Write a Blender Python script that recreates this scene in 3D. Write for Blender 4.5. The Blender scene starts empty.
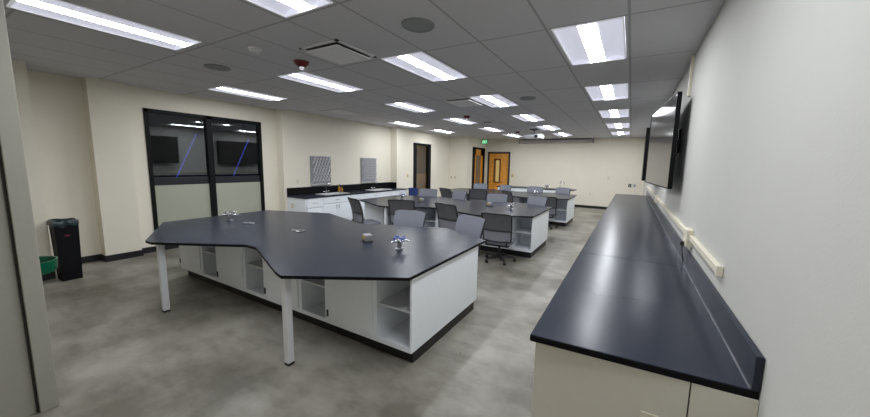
import bpy, bmesh, math, random
from mathutils import Vector, Matrix
random.seed(7)
C = bpy.context.scene.collection
PI = math.pi
H = 3.06          # ceiling height
EYE = 1.8085

# ------------------------------------------------------------------ materials
def mat(name, col, rough=.5, metal=0., spec=.5, noise=0., nscale=20., emit=None, estr=0., bump=0., bscale=200.):
    m = bpy.data.materials.new(name); m.use_nodes = True
    nt = m.node_tree; b = nt.nodes['Principled BSDF']
    b.inputs['Base Color'].default_value = (*col, 1)
    b.inputs['Roughness'].default_value = rough
    b.inputs['Metallic'].default_value = metal
    b.inputs['Specular IOR Level'].default_value = spec
    if emit:
        b.inputs['Emission Color'].default_value = (*emit, 1)
        b.inputs['Emission Strength'].default_value = estr
    tc = nt.nodes.new('ShaderNodeTexCoord')
    if noise:
        n = nt.nodes.new('ShaderNodeTexNoise'); n.inputs['Scale'].default_value = nscale
        n.inputs['Detail'].default_value = 5
        nt.links.new(tc.outputs['Object'], n.inputs['Vector'])
        r = nt.nodes.new('ShaderNodeValToRGB')
        r.color_ramp.elements[0].position = .3; r.color_ramp.elements[1].position = .7
        r.color_ramp.elements[0].color = (*[c * (1 - noise) for c in col], 1)
        r.color_ramp.elements[1].color = (*[min(1, c * (1 + noise)) for c in col], 1)
        nt.links.new(n.outputs['Fac'], r.inputs['Fac'])
        nt.links.new(r.outputs['Color'], b.inputs['Base Color'])
    if bump:
        n2 = nt.nodes.new('ShaderNodeTexNoise'); n2.inputs['Scale'].default_value = bscale
        nt.links.new(tc.outputs['Object'], n2.inputs['Vector'])
        bp = nt.nodes.new('ShaderNodeBump'); bp.inputs['Strength'].default_value = bump
        bp.inputs['Distance'].default_value = .01
        nt.links.new(n2.outputs['Fac'], bp.inputs['Height'])
        nt.links.new(bp.outputs['Normal'], b.inputs['Normal'])
    return m

M = {}
M['wall'] = mat('cream_paint', (.80, .755, .645), .75, spec=.25, noise=.012, nscale=3, bump=.05, bscale=90)
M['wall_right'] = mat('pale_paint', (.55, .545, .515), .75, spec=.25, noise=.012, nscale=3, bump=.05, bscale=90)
M['frame_grey'] = mat('grey_beige_enamel', (.34, .33, .285), .5, noise=.02)
M['base_black'] = mat('black_rubber', (.008, .008, .009), .45)
M['resin'] = mat('black_epoxy_resin', (.026, .031, .045), .25, spec=.13, noise=.06, nscale=2)
M['resin_edge'] = mat('black_epoxy_shaded_edge', (.005, .005, .006), .5, spec=.12)  # same resin painted darker, for sides that lack the top's reflections
M['white'] = mat('white_laminate', (.88, .92, .97), .45, noise=.01)
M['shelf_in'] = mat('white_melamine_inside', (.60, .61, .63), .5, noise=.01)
M['leg'] = mat('white_powder_coat', (.76, .77, .80), .4, noise=.01)
M['beige_lam'] = mat('beige_laminate', (.70, .67, .59), .5, noise=.015)
M['seam'] = mat('dark_gap', (.03, .028, .025), .8)
M['hinge'] = mat('dark_hinge', (.05, .05, .05), .4, metal=.6)
M['chrome'] = mat('chrome', (.75, .76, .78), .18, metal=1.)
M['boxgrey'] = mat('grey_steel_cover', (.30, .30, .31), .4, metal=.3)
M['turret'] = mat('satin_chrome', (.30, .31, .33), .3, metal=.9)
M['blue'] = mat('blue_handle', (.03, .07, .33), .4)
M['cream_plastic'] = mat('cream_plastic', (.74, .70, .56), .45)
M['ivory'] = mat('ivory_plate', (.72, .66, .50), .4)
M['brass'] = mat('brass_plate', (.55, .40, .12), .4)
M['fabric'] = mat('light_grey_mesh_fabric', (.19, .20, .235), .85, noise=.08, nscale=120, bump=.2, bscale=500)
M['mesh_dark'] = mat('charcoal_mesh_fabric', (.095, .095, .105), .8, noise=.12, nscale=160)
M['mesh_mid'] = mat('grey_mesh_fabric', (.19, .195, .22), .8, noise=.1, nscale=160)
M['black_plastic'] = mat('black_plastic', (.012, .012, .014), .45)
M['bin'] = mat('black_bin_plastic', (.006, .006, .008), .6, spec=.15)
M['bag'] = mat('grey_green_bag', (.018, .034, .042), .35, noise=.3, nscale=25)
M['red_mark'] = mat('dark_red_mark', (.15, .02, .03), .5)
M['green'] = mat('green_plastic', (.0, .095, .045), .25)
M['red'] = mat('dark_red_plastic', (.16, .012, .02), .35)
M['clear'] = mat('clear_lens', (.9, .9, .95), .2, emit=(.9, .95, 1), estr=.35)
M['white_plastic'] = mat('white_plastic', (.7, .7, .7), .4)
M['grille'] = mat('grey_grille', (.30, .315, .32), .7, noise=.15, nscale=200)
M['diff_panel'] = mat('diffuser_paint', (.85, .84, .84), .6, noise=.01)
M['tv_frame'] = mat('black_bezel', (.003, .003, .004), .5, spec=.15)
M['screen_case'] = mat('grey_screen_housing', (.42, .38, .38), .5)
M['screen_gap'] = mat('dark_screen_gap', (.05, .045, .045), .5)
M['wood'] = mat('orange_oak', (.74, .32, .04), .4, noise=.2, nscale=6)
M['wood_dark'] = mat('brown_oak_trim', (.20, .075, .018), .45, noise=.2, nscale=8)
M['door_frame'] = mat('dark_bronze_frame', (.035, .028, .024), .4)
M['win_frame'] = mat('black_aluminium', (.006, .006, .007), .5, spec=.15)
M['film'] = mat('frosted_film', (.40, .41, .33), .35, noise=.03, nscale=2)
M['rail'] = mat('dark_rail', (.018, .02, .024), .3)
M['warm_glass'] = mat('lit_door_glass', (.5, .38, .15), .15, emit=(.62, .43, .14), estr=.35)
M['pale_glass'] = mat('pale_door_glass', (.20, .17, .12), .15, noise=.1, nscale=3)
M['caulk'] = mat('grey_caulk_glint', (.16, .16, .17), .3, noise=.5, nscale=4)
M['tan'] = mat('tan_paint', (.55, .36, .18), .7, noise=.05)
M['tan_dark'] = mat('brown_paint', (.085, .06, .042), .7, noise=.05)
M['exterior'] = mat('night_ground', (.01, .011, .013), .9)
M['bluebin'] = mat('blue_bin_plastic', (.010, .035, .17), .5)
M['amber'] = mat('amber_bottle', (.42, .22, .05), .25)
M['peg'] = mat('white_pegs', (.80, .79, .83), .4)
M['pegboard'] = mat('pale_grey_board', (.26, .26, .275), .45)
M['steel'] = mat('brushed_steel', (.62, .62, .63), .35, metal=.8)
M['sink'] = mat('pale_sink', (.62, .62, .62), .3)
M['proj'] = mat('white_projector_shell', (.62, .63, .66), .4)
M['blue_light'] = mat('blue_light_tube', (.02, .03, .2), .4, emit=(.07, .12, .95), estr=.55)
M['lens'] = mat('lit_lens', (1, 1, 1), .5, emit=(.93, .96, 1.0), estr=47.)
M['reflector'] = mat('lit_side_diffuser', (.62, .62, .68), .5, emit=(.82, .84, 1.0), estr=.45)
M['light_rim'] = mat('white_rim', (.75, .75, .78), .4, emit=(.9, .92, 1), estr=.25)
M['exit_green'] = mat('green_sign_face', (.01, .20, .09), .4, emit=(.02, .50, .20), estr=.6)
M['exit_text'] = mat('sign_letters', (.6, .9, .7), .4, emit=(.5, 1., .65), estr=1.0)

def mat_floor():
    m = mat('polished_concrete', (.3, .28, .25), .38, spec=.45)
    nt = m.node_tree; b = nt.nodes['Principled BSDF']; L = nt.links
    tc = nt.nodes.new('ShaderNodeTexCoord')
    def noise(s, d, rough=.55, stretch=None):
        n = nt.nodes.new('ShaderNodeTexNoise'); n.inputs['Scale'].default_value = s
        n.inputs['Detail'].default_value = d; n.inputs['Roughness'].default_value = rough
        if stretch:
            mp = nt.nodes.new('ShaderNodeMapping'); mp.inputs['Scale'].default_value = stretch
            L.new(tc.outputs['Object'], mp.inputs['Vector']); L.new(mp.outputs['Vector'], n.inputs['Vector'])
        else:
            L.new(tc.outputs['Object'], n.inputs['Vector'])
        return n
    n1 = noise(.9, 6, .6); n2 = noise(2.2, 5, .6, (1.0, 2.6, 1)); n3 = noise(25, 4)
    r1 = nt.nodes.new('ShaderNodeValToRGB'); e = r1.color_ramp.elements
    e[0].position = .38; e[0].color = (.135, .124, .098, 1); e[1].position = .66; e[1].color = (.36, .34, .295, 1)
    L.new(n1.outputs['Fac'], r1.inputs['Fac'])
    r2 = nt.nodes.new('ShaderNodeValToRGB'); e = r2.color_ramp.elements
    e[0].position = .33; e[0].color = (.74, .735, .72, 1); e[1].position = .52; e[1].color = (1, 1, 1, 1)
    L.new(n2.outputs['Fac'], r2.inputs['Fac'])
    mx = nt.nodes.new('ShaderNodeMixRGB'); mx.blend_type = 'MULTIPLY'; mx.inputs[0].default_value = .9
    L.new(r1.outputs['Color'], mx.inputs[1]); L.new(r2.outputs['Color'], mx.inputs[2])
    # small dark anchor specks
    vo = nt.nodes.new('ShaderNodeTexVoronoi'); vo.inputs['Scale'].default_value = 5.5
    L.new(tc.outputs['Object'], vo.inputs['Vector'])
    lt = nt.nodes.new('ShaderNodeMath'); lt.operation = 'LESS_THAN'; lt.inputs[1].default_value = .055
    L.new(vo.outputs['Distance'], lt.inputs[0])
    sx = nt.nodes.new('ShaderNodeSeparateXYZ'); L.new(tc.outputs['Object'], sx.inputs[0])
    def rng(o, a, c):
        g = nt.nodes.new('ShaderNodeMath'); g.operation = 'GREATER_THAN'; g.inputs[1].default_value = a
        l = nt.nodes.new('ShaderNodeMath'); l.operation = 'LESS_THAN'; l.inputs[1].default_value = c
        L.new(o, g.inputs[0]); L.new(o, l.inputs[0])
        k = nt.nodes.new('ShaderNodeMath'); k.operation = 'MULTIPLY'
        L.new(g.outputs[0], k.inputs[0]); L.new(l.outputs[0], k.inputs[1]); return k
    a, c = rng(sx.outputs['X'], -1.45, -.40), rng(sx.outputs['Y'], 1.7, 3.0)
    k1 = nt.nodes.new('ShaderNodeMath'); k1.operation = 'MULTIPLY'
    k2 = nt.nodes.new('ShaderNodeMath'); k2.operation = 'MULTIPLY'
    k3 = nt.nodes.new('ShaderNodeMath'); k3.operation = 'MULTIPLY'; k3.inputs[1].default_value = .7
    L.new(a.outputs[0], k1.inputs[0]); L.new(c.outputs[0], k1.inputs[1])
    L.new(k1.outputs[0], k2.inputs[0]); L.new(lt.outputs[0], k2.inputs[1]); L.new(k2.outputs[0], k3.inputs[0])
    m2 = nt.nodes.new('ShaderNodeMixRGB'); m2.inputs[2].default_value = (.07, .065, .06, 1)
    L.new(k3.outputs[0], m2.inputs[0]); L.new(mx.outputs[0], m2.inputs[1])
    L.new(m2.outputs[0], b.inputs['Base Color'])
    mr = nt.nodes.new('ShaderNodeMapRange'); mr.inputs['To Min'].default_value = .30; mr.inputs['To Max'].default_value = .5
    L.new(n3.outputs['Fac'], mr.inputs['Value']); L.new(mr.outputs[0], b.inputs['Roughness'])
    return m
M['floor'] = mat_floor()

TX, TY, OX, OY = .675, 1.215, -.79, 3.16
def mat_ceiling():
    m = mat('acoustic_ceiling_tile', (.40, .395, .40), .9, spec=.1)
    nt = m.node_tree; b = nt.nodes['Principled BSDF']; L = nt.links
    tc = nt.nodes.new('ShaderNodeTexCoord'); sx = nt.nodes.new('ShaderNodeSeparateXYZ')
    L.new(tc.outputs['Object'], sx.inputs[0])
    def mth(op, a, v=None, b2=None):
        n = nt.nodes.new('ShaderNodeMath'); n.operation = op
        L.new(a, n.inputs[0])
        if v is not None: n.inputs[1].default_value = v
        if b2 is not None: L.new(b2, n.inputs[1])
        return n.outputs[0]
    def line(o, off, t, w):
        f = mth('FRACT', mth('DIVIDE', mth('SUBTRACT', o, off - w / 2), t))
        return mth('LESS_THAN', f, w / t)
    g = mth('MAXIMUM', line(sx.outputs['X'], OX, TX, .022), None, line(sx.outputs['Y'], OY, TY, .022))
    n = nt.nodes.new('ShaderNodeTexNoise'); n.inputs['Scale'].default_value = 90; n.inputs['Detail'].default_value = 4
    L.new(tc.outputs['Object'], n.inputs['Vector'])
    r = nt.nodes.new('ShaderNodeValToRGB')
    r.color_ramp.elements[0].color = (.61, .605, .63, 1); r.color_ramp.elements[1].color = (.68, .675, .70, 1)
    L.new(n.outputs['Fac'], r.inputs['Fac'])
    mx = nt.nodes.new('ShaderNodeMixRGB'); mx.inputs[2].default_value = (.42, .415, .43, 1)
    L.new(g, mx.inputs[0]); L.new(r.outputs['Color'], mx.inputs[1])
    L.new(mx.outputs[0], b.inputs['Base Color'])
    return m
M['ceiling'] = mat_ceiling()

def mat_glass(name, refl, fac, thru):
    m = bpy.data.materials.new(name); m.use_nodes = True; nt = m.node_tree; nt.nodes.clear()
    o = nt.nodes.new('ShaderNodeOutputMaterial'); mx = nt.nodes.new('ShaderNodeMixShader')
    g = nt.nodes.new('ShaderNodeBsdfGlossy'); g.inputs['Color'].default_value = (*refl, 1); g.inputs['Roughness'].default_value = .02
    n = nt.nodes.new('ShaderNodeTexNoise'); n.inputs['Scale'].default_value = 1.5
    bp = nt.nodes.new('ShaderNodeBump'); bp.inputs['Strength'].default_value = .01
    nt.links.new(n.outputs['Fac'], bp.inputs['Height']); nt.links.new(bp.outputs['Normal'], g.inputs['Normal'])
    t = nt.nodes.new('ShaderNodeBsdfTransparent'); t.inputs['Color'].default_value = (*thru, 1)
    mx.inputs[0].default_value = fac
    nt.links.new(t.outputs[0], mx.inputs[1]); nt.links.new(g.outputs[0], mx.inputs[2]); nt.links.new(mx.outputs[0], o.inputs[0])
    return m
M['night_glass'] = mat_glass('dark_window_glass', (.55, .58, .58), .22, (.8, .8, .82))
M['side_glass'] = mat_glass('tinted_door_glass', (.5, .5, .5), .22, (.85, .82, .78))
M['tv_glass'] = mat('glossy_dark_screen', (.04, .038, .036), .10, spec=.4)

# ------------------------------------------------------------------ mesh builder
class MB:
    def __init__(s): s.bm = bmesh.new()
    def _merge(s, b, mtx=None):
        if mtx is not None: bmesh.ops.transform(b, matrix=mtx, verts=b.verts)
        me = bpy.data.meshes.new('t'); b.to_mesh(me); b.free(); s.bm.from_mesh(me); bpy.data.meshes.remove(me)
    def box(s, x0, x1, y0, y1, z0, z1, bev=0., rot=None, seg=2):
        b = bmesh.new(); bmesh.ops.create_cube(b, size=1)
        bmesh.ops.scale(b, vec=(abs(x1 - x0), abs(y1 - y0), abs(z1 - z0)), verts=b.verts)
        if bev: bmesh.ops.bevel(b, geom=b.edges[:], offset=bev, segments=seg, affect='EDGES', profile=.5)
        mt = Matrix.Translation(((x0 + x1) / 2, (y0 + y1) / 2, (z0 + z1) / 2))
        if rot is not None: mt = mt @ rot
        s._merge(b, mt); return s
    def prism(s, pts, z0, z1, bev=0.):
        b = bmesh.new(); vs = [b.verts.new((x, y, z0)) for x, y in pts]
        f = b.faces.new(vs); b.normal_update()
        if f.normal.z > 0: f.normal_flip()
        r = bmesh.ops.extrude_face_region(b, geom=[f])
        bmesh.ops.translate(b, vec=(0, 0, z1 - z0), verts=[v for v in r['geom'] if isinstance(v, bmesh.types.BMVert)])
        bmesh.ops.recalc_face_normals(b, faces=b.faces)
        if bev: bmesh.ops.bevel(b, geom=b.edges[:], offset=bev, segments=2, affect='EDGES')
        s._merge(b); return s
    def cyl(s, p, q, r, r2=None, n=14, caps=True):
        p, q = Vector(p), Vector(q); d = q - p; b = bmesh.new()
        bmesh.ops.create_cone(b, cap_ends=caps, segments=n, radius1=r, radius2=r if r2 is None else r2, depth=d.length)
        s._merge(b, Matrix.Translation((p + q) / 2) @ d.to_track_quat('Z', 'Y').to_matrix().to_4x4()); return s
    def tube(s, pts, r, n=10):
        pts = [Vector(p) for p in pts]; b = bmesh.new(); rings = []
        up = Vector((0, 0, 1))
        for i, p in enumerate(pts):
            d = (pts[min(i + 1, len(pts) - 1)] - pts[max(i - 1, 0)]).normalized()
            a = d.cross(up)
            if a.length < 1e-3: a = d.cross(Vector((1, 0, 0)))
            a.normalize(); c = a.cross(d).normalized()
            rings.append([b.verts.new(p + (a * math.cos(t) + c * math.sin(t)) * r) for t in [2 * PI * k / n for k in range(n)]])
        for i in range(len(rings) - 1):
            for k in range(n):
                b.faces.new((rings[i][k], rings[i][(k + 1) % n], rings[i + 1][(k + 1) % n], rings[i + 1][k]))
        b.faces.new(rings[0][::-1]); b.faces.new(rings[-1])
        bmesh.ops.recalc_face_normals(b, faces=b.faces); s._merge(b); return s
    def lathe(s, prof, n=24, org=(0, 0, 0), axis='Z'):
        b = bmesh.new(); rings = []
        for r, z in prof:
            rings.append([b.verts.new((r * math.cos(2 * PI * k / n), r * math.sin(2 * PI * k / n), z)) for k in range(n)])
        for i in range(len(rings) - 1):
            for k in range(n):
                b.faces.new((rings[i][k], rings[i][(k + 1) % n], rings[i + 1][(k + 1) % n], rings[i + 1][k]))
        bmesh.ops.remove_doubles(b, verts=b.verts, dist=1e-5)
        bmesh.ops.recalc_face_normals(b, faces=b.faces)
        s._merge(b, Matrix.Translation(org)); return s
    def sheet(s, fn, nu, nv, t):
        """curved pad: fn(u,v)->Vector front surface, thickness t along +y(back)"""
        b = bmesh.new()
        F = [[b.verts.new(fn(u / nu, v / nv)) for v in range(nv + 1)] for u in range(nu + 1)]
        G = [[b.verts.new(fn(u / nu, v / nv) + Vector((0, -t, 0))) for v in range(nv + 1)] for u in range(nu + 1)]
        for u in range(nu):
            for v in range(nv):
                b.faces.new((F[u][v], F[u + 1][v], F[u + 1][v + 1], F[u][v + 1]))
                b.faces.new((G[u][v], G[u][v + 1], G[u + 1][v + 1], G[u + 1][v]))
        for u in range(nu):
            b.faces.new((F[u][0], G[u][0], G[u + 1][0], F[u + 1][0])); b.faces.new((F[u][nv], F[u + 1][nv], G[u + 1][nv], G[u][nv]))
        for v in range(nv):
            b.faces.new((F[0][v], F[0][v + 1], G[0][v + 1], G[0][v])); b.faces.new((F[nu][v], G[nu][v], G[nu][v + 1], F[nu][v + 1]))
        bmesh.ops.recalc_face_normals(b, faces=b.faces); s._merge(b); return s
    def build(s, name, m, parent=None, smooth=False):
        me = bpy.data.meshes.new(name); s.bm.to_mesh(me); s.bm.free()
        me.materials.append(m)
        if smooth:
            for p in me.polygons: p.use_smooth = True
            try: me.set_sharp_from_angle(angle=math.radians(40))
            except Exception: pass
        o = bpy.data.objects.new(name, me); C.objects.link(o)
        if parent is not None: o.parent = parent
        return o

def tag(o, label, cat, group=None, kind=None):
    o['label'] = label; o['category'] = cat
    if group: o['group'] = group
    if kind: o['kind'] = kind
    return o
def thing(name, label, cat, loc=(0, 0, 0), rz=0., group=None):
    o = bpy.data.objects.new(name, None); C.objects.link(o)
    o.empty_display_size = .1
    o.location = loc; o.rotation_euler = (0, 0, rz); return tag(o, label, cat, group)
def edge_mat(o, m):
    o.data.materials.append(m)
    for p in o.data.polygons:
        if p.normal.z < .95: p.material_index = 1
    return o
def struct(name, mb, m, parent=None, smooth=False):
    o = mb.build(name, m, parent, smooth)
    if parent is None: o['kind'] = 'structure'
    return o
def sroot(name, loc=(0, 0, 0), rz=0.):
    o = bpy.data.objects.new(name, None); C.objects.link(o); o.location = loc; o.rotation_euler = (0, 0, rz)
    o['kind'] = 'structure'; return o
def dup(root, loc, rz=0., label=None, group=None):
    r = root.copy(); C.objects.link(r); r.location = loc; r.rotation_euler = (0, 0, rz)
    if label: r['label'] = label
    if group: r['group'] = group
    for ch in list(root.children):
        c = ch.copy(); C.objects.link(c); c.parent = r
        for g in list(ch.children):
            d = g.copy(); C.objects.link(d); d.parent = c
    return r

# ------------------------------------------------------------------ room shell
XR = .51; YF = 15.4; YN = -1.0
struct('floor', MB().box(-9.6, XR + .15, YN - .15, YF + .15, -.1, 0), M['floor'])
LX = [-.45, -2.47, -4.47, -6.55]
LW, LL = .60, 1.19
LY = [[1.35] + [3.77 + 2.42 * k for k in range(5)], [1.32 + 2.42 * k for k in range(6)], [1.28 + 2.42 * k for k in range(6)], [3.70, 8.66, 11.0]]
cm = MB(); xa = -9.6
for xc, col in sorted(zip(LX, LY)):
    cm.box(xa, xc - LW / 2, YN - .15, YF + .15, H, H + .1); ya = YN - .15
    for yc_ in col:
        cm.box(xc - LW / 2, xc + LW / 2, ya, yc_ - LL / 2, H, H + .1); ya = yc_ + LL / 2
    cm.box(xc - LW / 2, xc + LW / 2, ya, YF + .15, H, H + .1); xa = xc + LW / 2
cm.box(xa, XR + .15, YN - .15, YF + .15, H, H + .1).box(-9.6, XR + .15, YN - .15, YF + .15, H + .1, H + .14)
struct('ceiling', cm, M['ceiling'])
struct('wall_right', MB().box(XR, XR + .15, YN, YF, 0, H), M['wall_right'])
DR0, DR1, DRT = -6.43, -5.25, 2.46      # timber door in the far wall
struct('wall_far', MB().box(-6.52, XR + .15, YF, YF + .15, 0, H), M['wall'])
struct('wall_front', MB().box(-9.0, XR + .15, YN - .15, YN, 0, H), M['wall'])
# left side: near pier, recess, pier, glazed bay, counter bay, pier, door bay
struct('wall_left_near_pier', MB().box(-8.2, -7.3, YN, 1.15, 0, H), M['wall'])
struct('wall_left_recess', MB().box(-8.2, -7.97, 1.15, 1.80, 0, H), M['wall'])
struct('wall_left_pier', MB().box(-8.2, -7.74, 1.80, 2.27, 0, H), M['wall'])
W0, W1, WB, WT, XW = 2.51, 4.66, .16, 2.70, -7.88
struct('wall_left_window_bay', MB().box(-8.06, XW, 2.27, W0, 0, H).box(-8.06, XW, W1, 5.05, 0, H)
       .box(-8.06, XW, W0, W1, WT, H).box(-8.06, XW, W0, W1, 0, WB), M['wall'])
XB = -7.65
struct('wall_left_counter_bay', MB().box(-8.2, XB, 5.05, 9.20, 0, H), M['wall'])
struct('wall_left_far_pier', MB().box(-8.2, -7.36, 9.20, 10.12, 0, H), M['wall'])
XD = -7.46; D0, D1, DT = 10.34, 11.58, 2.60
struct('wall_left_door_bay', MB().box(-7.62, XD, 10.12, D0, 0, H).box(-7.62, XD, D1, 13.2, 0, H).box(-7.62, XD, D0, D1, DT, H), M['wall'])
struct('wall_alcove', MB().box(-7.62, -6.52, 13.2, 13.35, 0, H), M['wall'])
XS = -6.52; S0, S1, ST = 13.72, 15.12, 2.62
struct('wall_left_far', MB().box(XS - .14, XS, 13.35, S0, 0, H).box(XS - .14, XS, S1, YF, 0, H).box(XS - .14, XS, S0, S1, ST, H), M['wall'])
# partition by the entrance (far left edge of the view)
struct('wall_partition', MB().box(-3.68, -3.53, YN, .398, 0, H), M['frame_grey'])
struct('trim_1', MB().box(-3.70, -3.49, .408, .495, 0, H, .004), M['frame_grey'])
struct('trim_2', MB().box(-3.66, -3.515, .396, .409, 0, H), M['seam'])
# baseboards
BH = .11
struct('baseboard_far', MB().box(DR1 + .08, XR, YF - .012, YF, 0, BH), M['base_black'])
struct('baseboard_right', MB().box(XR - .012, XR, 12.1, YF - .012, 0, BH), M['base_black'])
struct('baseboard_left', MB().box(-7.3, -7.288, YN, 1.15, 0, BH).box(-7.97, -7.3, 1.15, 1.162, 0, BH)
       .box(-7.97, -7.958, 1.162, 1.788, 0, BH).box(-7.97, -7.728, 1.788, 1.80, 0, BH)
       .box(-7.74, -7.728, 1.80, 2.282, 0, BH).box(-7.88, -7.74, 2.27, 2.282, 0, BH)
       .box(XW, XW + .012, 2.282, 5.05, 0, BH).box(XW, XB + .012, 5.038, 5.05, 0, BH)
       .box(-7.36, -7.348, 9.36, 10.12, 0, BH).box(XD, XD + .012, 10.12, D0 - .07, 0, BH).box(XD, XD + .012, D1 + .07, 13.2, 0, BH)
       .box(XD, XS, 13.188, 13.2, 0, BH), M['base_black'])

# big dark window
w = sroot('window_1')
fr = MB(); t = .065
fr.box(XW - .08, XW + .02, W0, W0 + t, WB, WT, .004).box(XW - .08, XW + .02, W1 - t, W1, WB, WT, .004)
fr.box(XW - .08, XW + .02, W0, W1, WT - t, WT, .004).box(XW - .08, XW + .02, W0, W1, WB, WB + t, .004)
fr.box(XW - .08, XW + .02, 3.50, 3.61, WB, WT, .004)
fr.build('window_frame', M['win_frame'], w)
for a, b in ((W0 + t, 3.50), (3.61, W1 - t)):
    MB().box(XW - .035, XW - .030, a, b, WB + t, 1.27).build('frosted_film', M['film'], w)
    MB().box(XW - .05, XW - .025, a, b, 1.27, 1.42, .004).build('cross_rail', M['rail'], w)
MB().box(XW - .045, XW - .037, W0 + t, 3.50, WB + t, WT - t).build('pane', M['night_glass'], w)
MB().box(XW - .045, XW - .037, 3.61, W1 - t, WB + t, WT - t).build('pane', M['night_glass'], w)
struct('wall_outside', MB().box(-9.6, -9.45, 2.1, 5.1, 0, H), M['exterior'])
for (a, b, lab) in (((-8.3, 3.50, 2.34), (-8.3, 2.47, 0.0), 'thin blue light streak slanting behind the left dark window pane'),
                    ((-8.3, 4.60, 2.31), (-8.3, 3.56, 0.0), 'thin blue light streak slanting behind the right dark window pane')):
    tag(MB().cyl(a, b, .012).build('light_tube', M['blue_light']), lab, 'light', 'blue light streaks outside the window')

# glazed opening in left wall
w = sroot('window_2')
fr = MB(); t = .11
fr.box(XD - .1, XD + .025, D0, D0 + .2, 0, DT, .004).box(XD - .1, XD + .025, D1 - .17, D1, 0, DT, .004)
fr.box(XD - .1, XD + .025, D0, D1, DT - .07, DT, .004).box(XD - .1, XD + .025, D0, D1, 0, .1, .004)
fr.build('window_frame', M['win_frame'], w)
MB().box(XD - .06, XD - .052, D0 + .2, D1 - .17, .1, DT - .07).build('pane', M['side_glass'], w)
struct('wall_corridor', MB().box(-8.6, -8.5, 10.25, 13.1, 1.32, H), M['tan_dark'])
struct('wall_corridor_lower', MB().box(-8.6, -8.48, 10.25, 13.1, 0, 1.32), M['tan'])
# glazed dark framed door beside the timber door
d = sroot('door_2')
fr = MB()
fr.box(XS - .12, XS + .03, S0, S0 + .24, 0, ST, .004).box(XS - .12, XS + .03, S1 - .11, S1, 0, ST, .004)
fr.box(XS - .12, XS + .03, S0, S1, ST - .08, ST, .004)
fr.build('door_frame', M['win_frame'], d)
lf = MB(); a, b = S0 + .24, S1 - .11
lf.box(XS - .08, XS - .03, a, a + .22, .02, ST - .08).box(XS - .08, XS - .03, b - .25, b, .02, ST - .08)
lf.box(XS - .08, XS - .03, a, b, 2.25, ST - .08).box(XS - .08, XS - .03, a, b, .02, .4)
lf.build('door_leaf', M['wood'], d)
MB().box(XS - .06, XS - .052, a + .22, b - .25, .4, 2.25).build('vision_panel', M['pale_glass'], d)
struct('wall_corridor_far', MB().box(-7.5, -7.4, 13.4, 15.4, 0, H), M['tan'])
# timber door
d = sroot('door_1')
f = .09
MB().box(DR0, DR0 + f, YF - .04, YF, 0, DRT, .004).box(DR1 - f, DR1, YF - .04, YF, 0, DRT, .004).box(DR0, DR1, YF - .04, YF, DRT - f, DRT, .004).build('door_frame', M['door_frame'], d)
MB().box(DR0 + f, DR1 - f, YF - .022, YF - .002, .01, DRT - f).build('door_leaf', M['wood'], d)
MB().box(-6.10, -5.98, YF - .034, YF - .02, .95, 2.12, .003).box(-5.80, -5.72, YF - .034, YF - .02, .95, 2.12, .003).box(-6.08, -5.72, YF - .034, YF - .02, 2.04, 2.12, .003).box(-6.08, -5.72, YF - .034, YF - .02, .9, .98, .003).build('vision_frame', M['wood_dark'], d)
MB().box(-6.0, -5.80, YF - .028, YF - .02, .98, 2.04).build('vision_panel', M['warm_glass'], d)
MB().cyl((-5.47, YF - .09, 1.02), (-5.58, YF - .09, 1.02), .012).cyl((-5.47, YF - .09, 1.02), (-5.47, YF - .02, 1.02), .012).build('door_handle', M['steel'], d)

# ------------------------------------------------------------------ ceiling lights
rown = ['the rightmost row', 'the second row from right', 'the third row from right', 'the leftmost row']
def make_light():
    r = thing('ceiling_light', 'x', 'light')
    rim = MB(); w, l = LW / 2 - .004, LL / 2 - .004
    rim.box(-w, -w + .016, -l, l, -.006, .02).box(w - .016, w, -l, l, -.006, .02)
    rim.box(-w, w, -l, -l + .016, -.006, .02).box(-w, w, l - .016, l, -.006, .02)
    rim.build('rim', M['light_rim'], r)
    hs = MB().box(-w, w, -l, l, .082, .09)
    hs.build('housing', M['light_rim'], r)
    for s in (-1, 1):
        def fn(u, v, s=s):
            x = .08 + (w - .096) * u
            return Vector((s * x, (-l + .016) + (2 * l - .032) * v, .006 + .030 * math.sin(u * PI) ** .8 + .008 * u))
        b = MB(); bm = b.bm
        G = [[bm.verts.new(fn(u / 8, v)) for v in (0, 1)] for u in range(9)]
        for u in range(8): bm.faces.new((G[u][0], G[u + 1][0], G[u + 1][1], G[u][1]))
        b.build('side_diffuser', M['reflector'], r, True)
    for s in (-1, 1):
        b = MB(); bm = b.bm
        y = s * (l - .016)
        top = [bm.verts.new((x, y - s * .001, .006 + .030 * math.sin(min(1, max(0, (abs(x) - .08)) / (w - .096)) * PI) ** .8 + .008)) for x in [(-w + .016) + (2 * w - .032) * k / 16 for k in range(17)]]
        bot = [bm.verts.new((x, y - s * .001, .0)) for x in [(-w + .016) + (2 * w - .032) * k / 16 for k in range(17)]]
        for k in range(16): bm.faces.new((top[k], top[k + 1], bot[k + 1], bot[k]))
        b.build('end_plate', M['reflector'], r)
    b = MB(); bm = b.bm
    bm.faces.new([bm.verts.new(q) for q in ((-.08, -l + .016, .005), (-.08, l - .016, .005), (.08, l - .016, .005), (.08, -l + .016, .005))])
    b.build('lens', M['lens'], r, True)
    return r
spots = []
BACK_ROW = 1.35   # unseen fixture above the camera, added to brighten the near right, continues the row
for k in range(5): spots.append((0, 3.77 + 2.42 * k, k + 1))
for k in range(6): spots.append((1, 1.32 + 2.42 * k, k + 1))
for k in range(6): spots.append((2, 1.28 + 2.42 * k, k + 1))
for k, y in enumerate((3.70, 8.66, 11.0)): spots.append((3, y, k + 1))
ordw = ['nearest the camera', 'second from the camera', 'third from the camera', 'fourth from the camera', 'fifth from the camera', 'sixth from the camera']
L0 = make_light()
dup(L0, (LX[0], BACK_ROW, H), 0, 'added recessed ceiling light directly above the camera, out of frame', 'recessed ceiling light panels')
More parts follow.
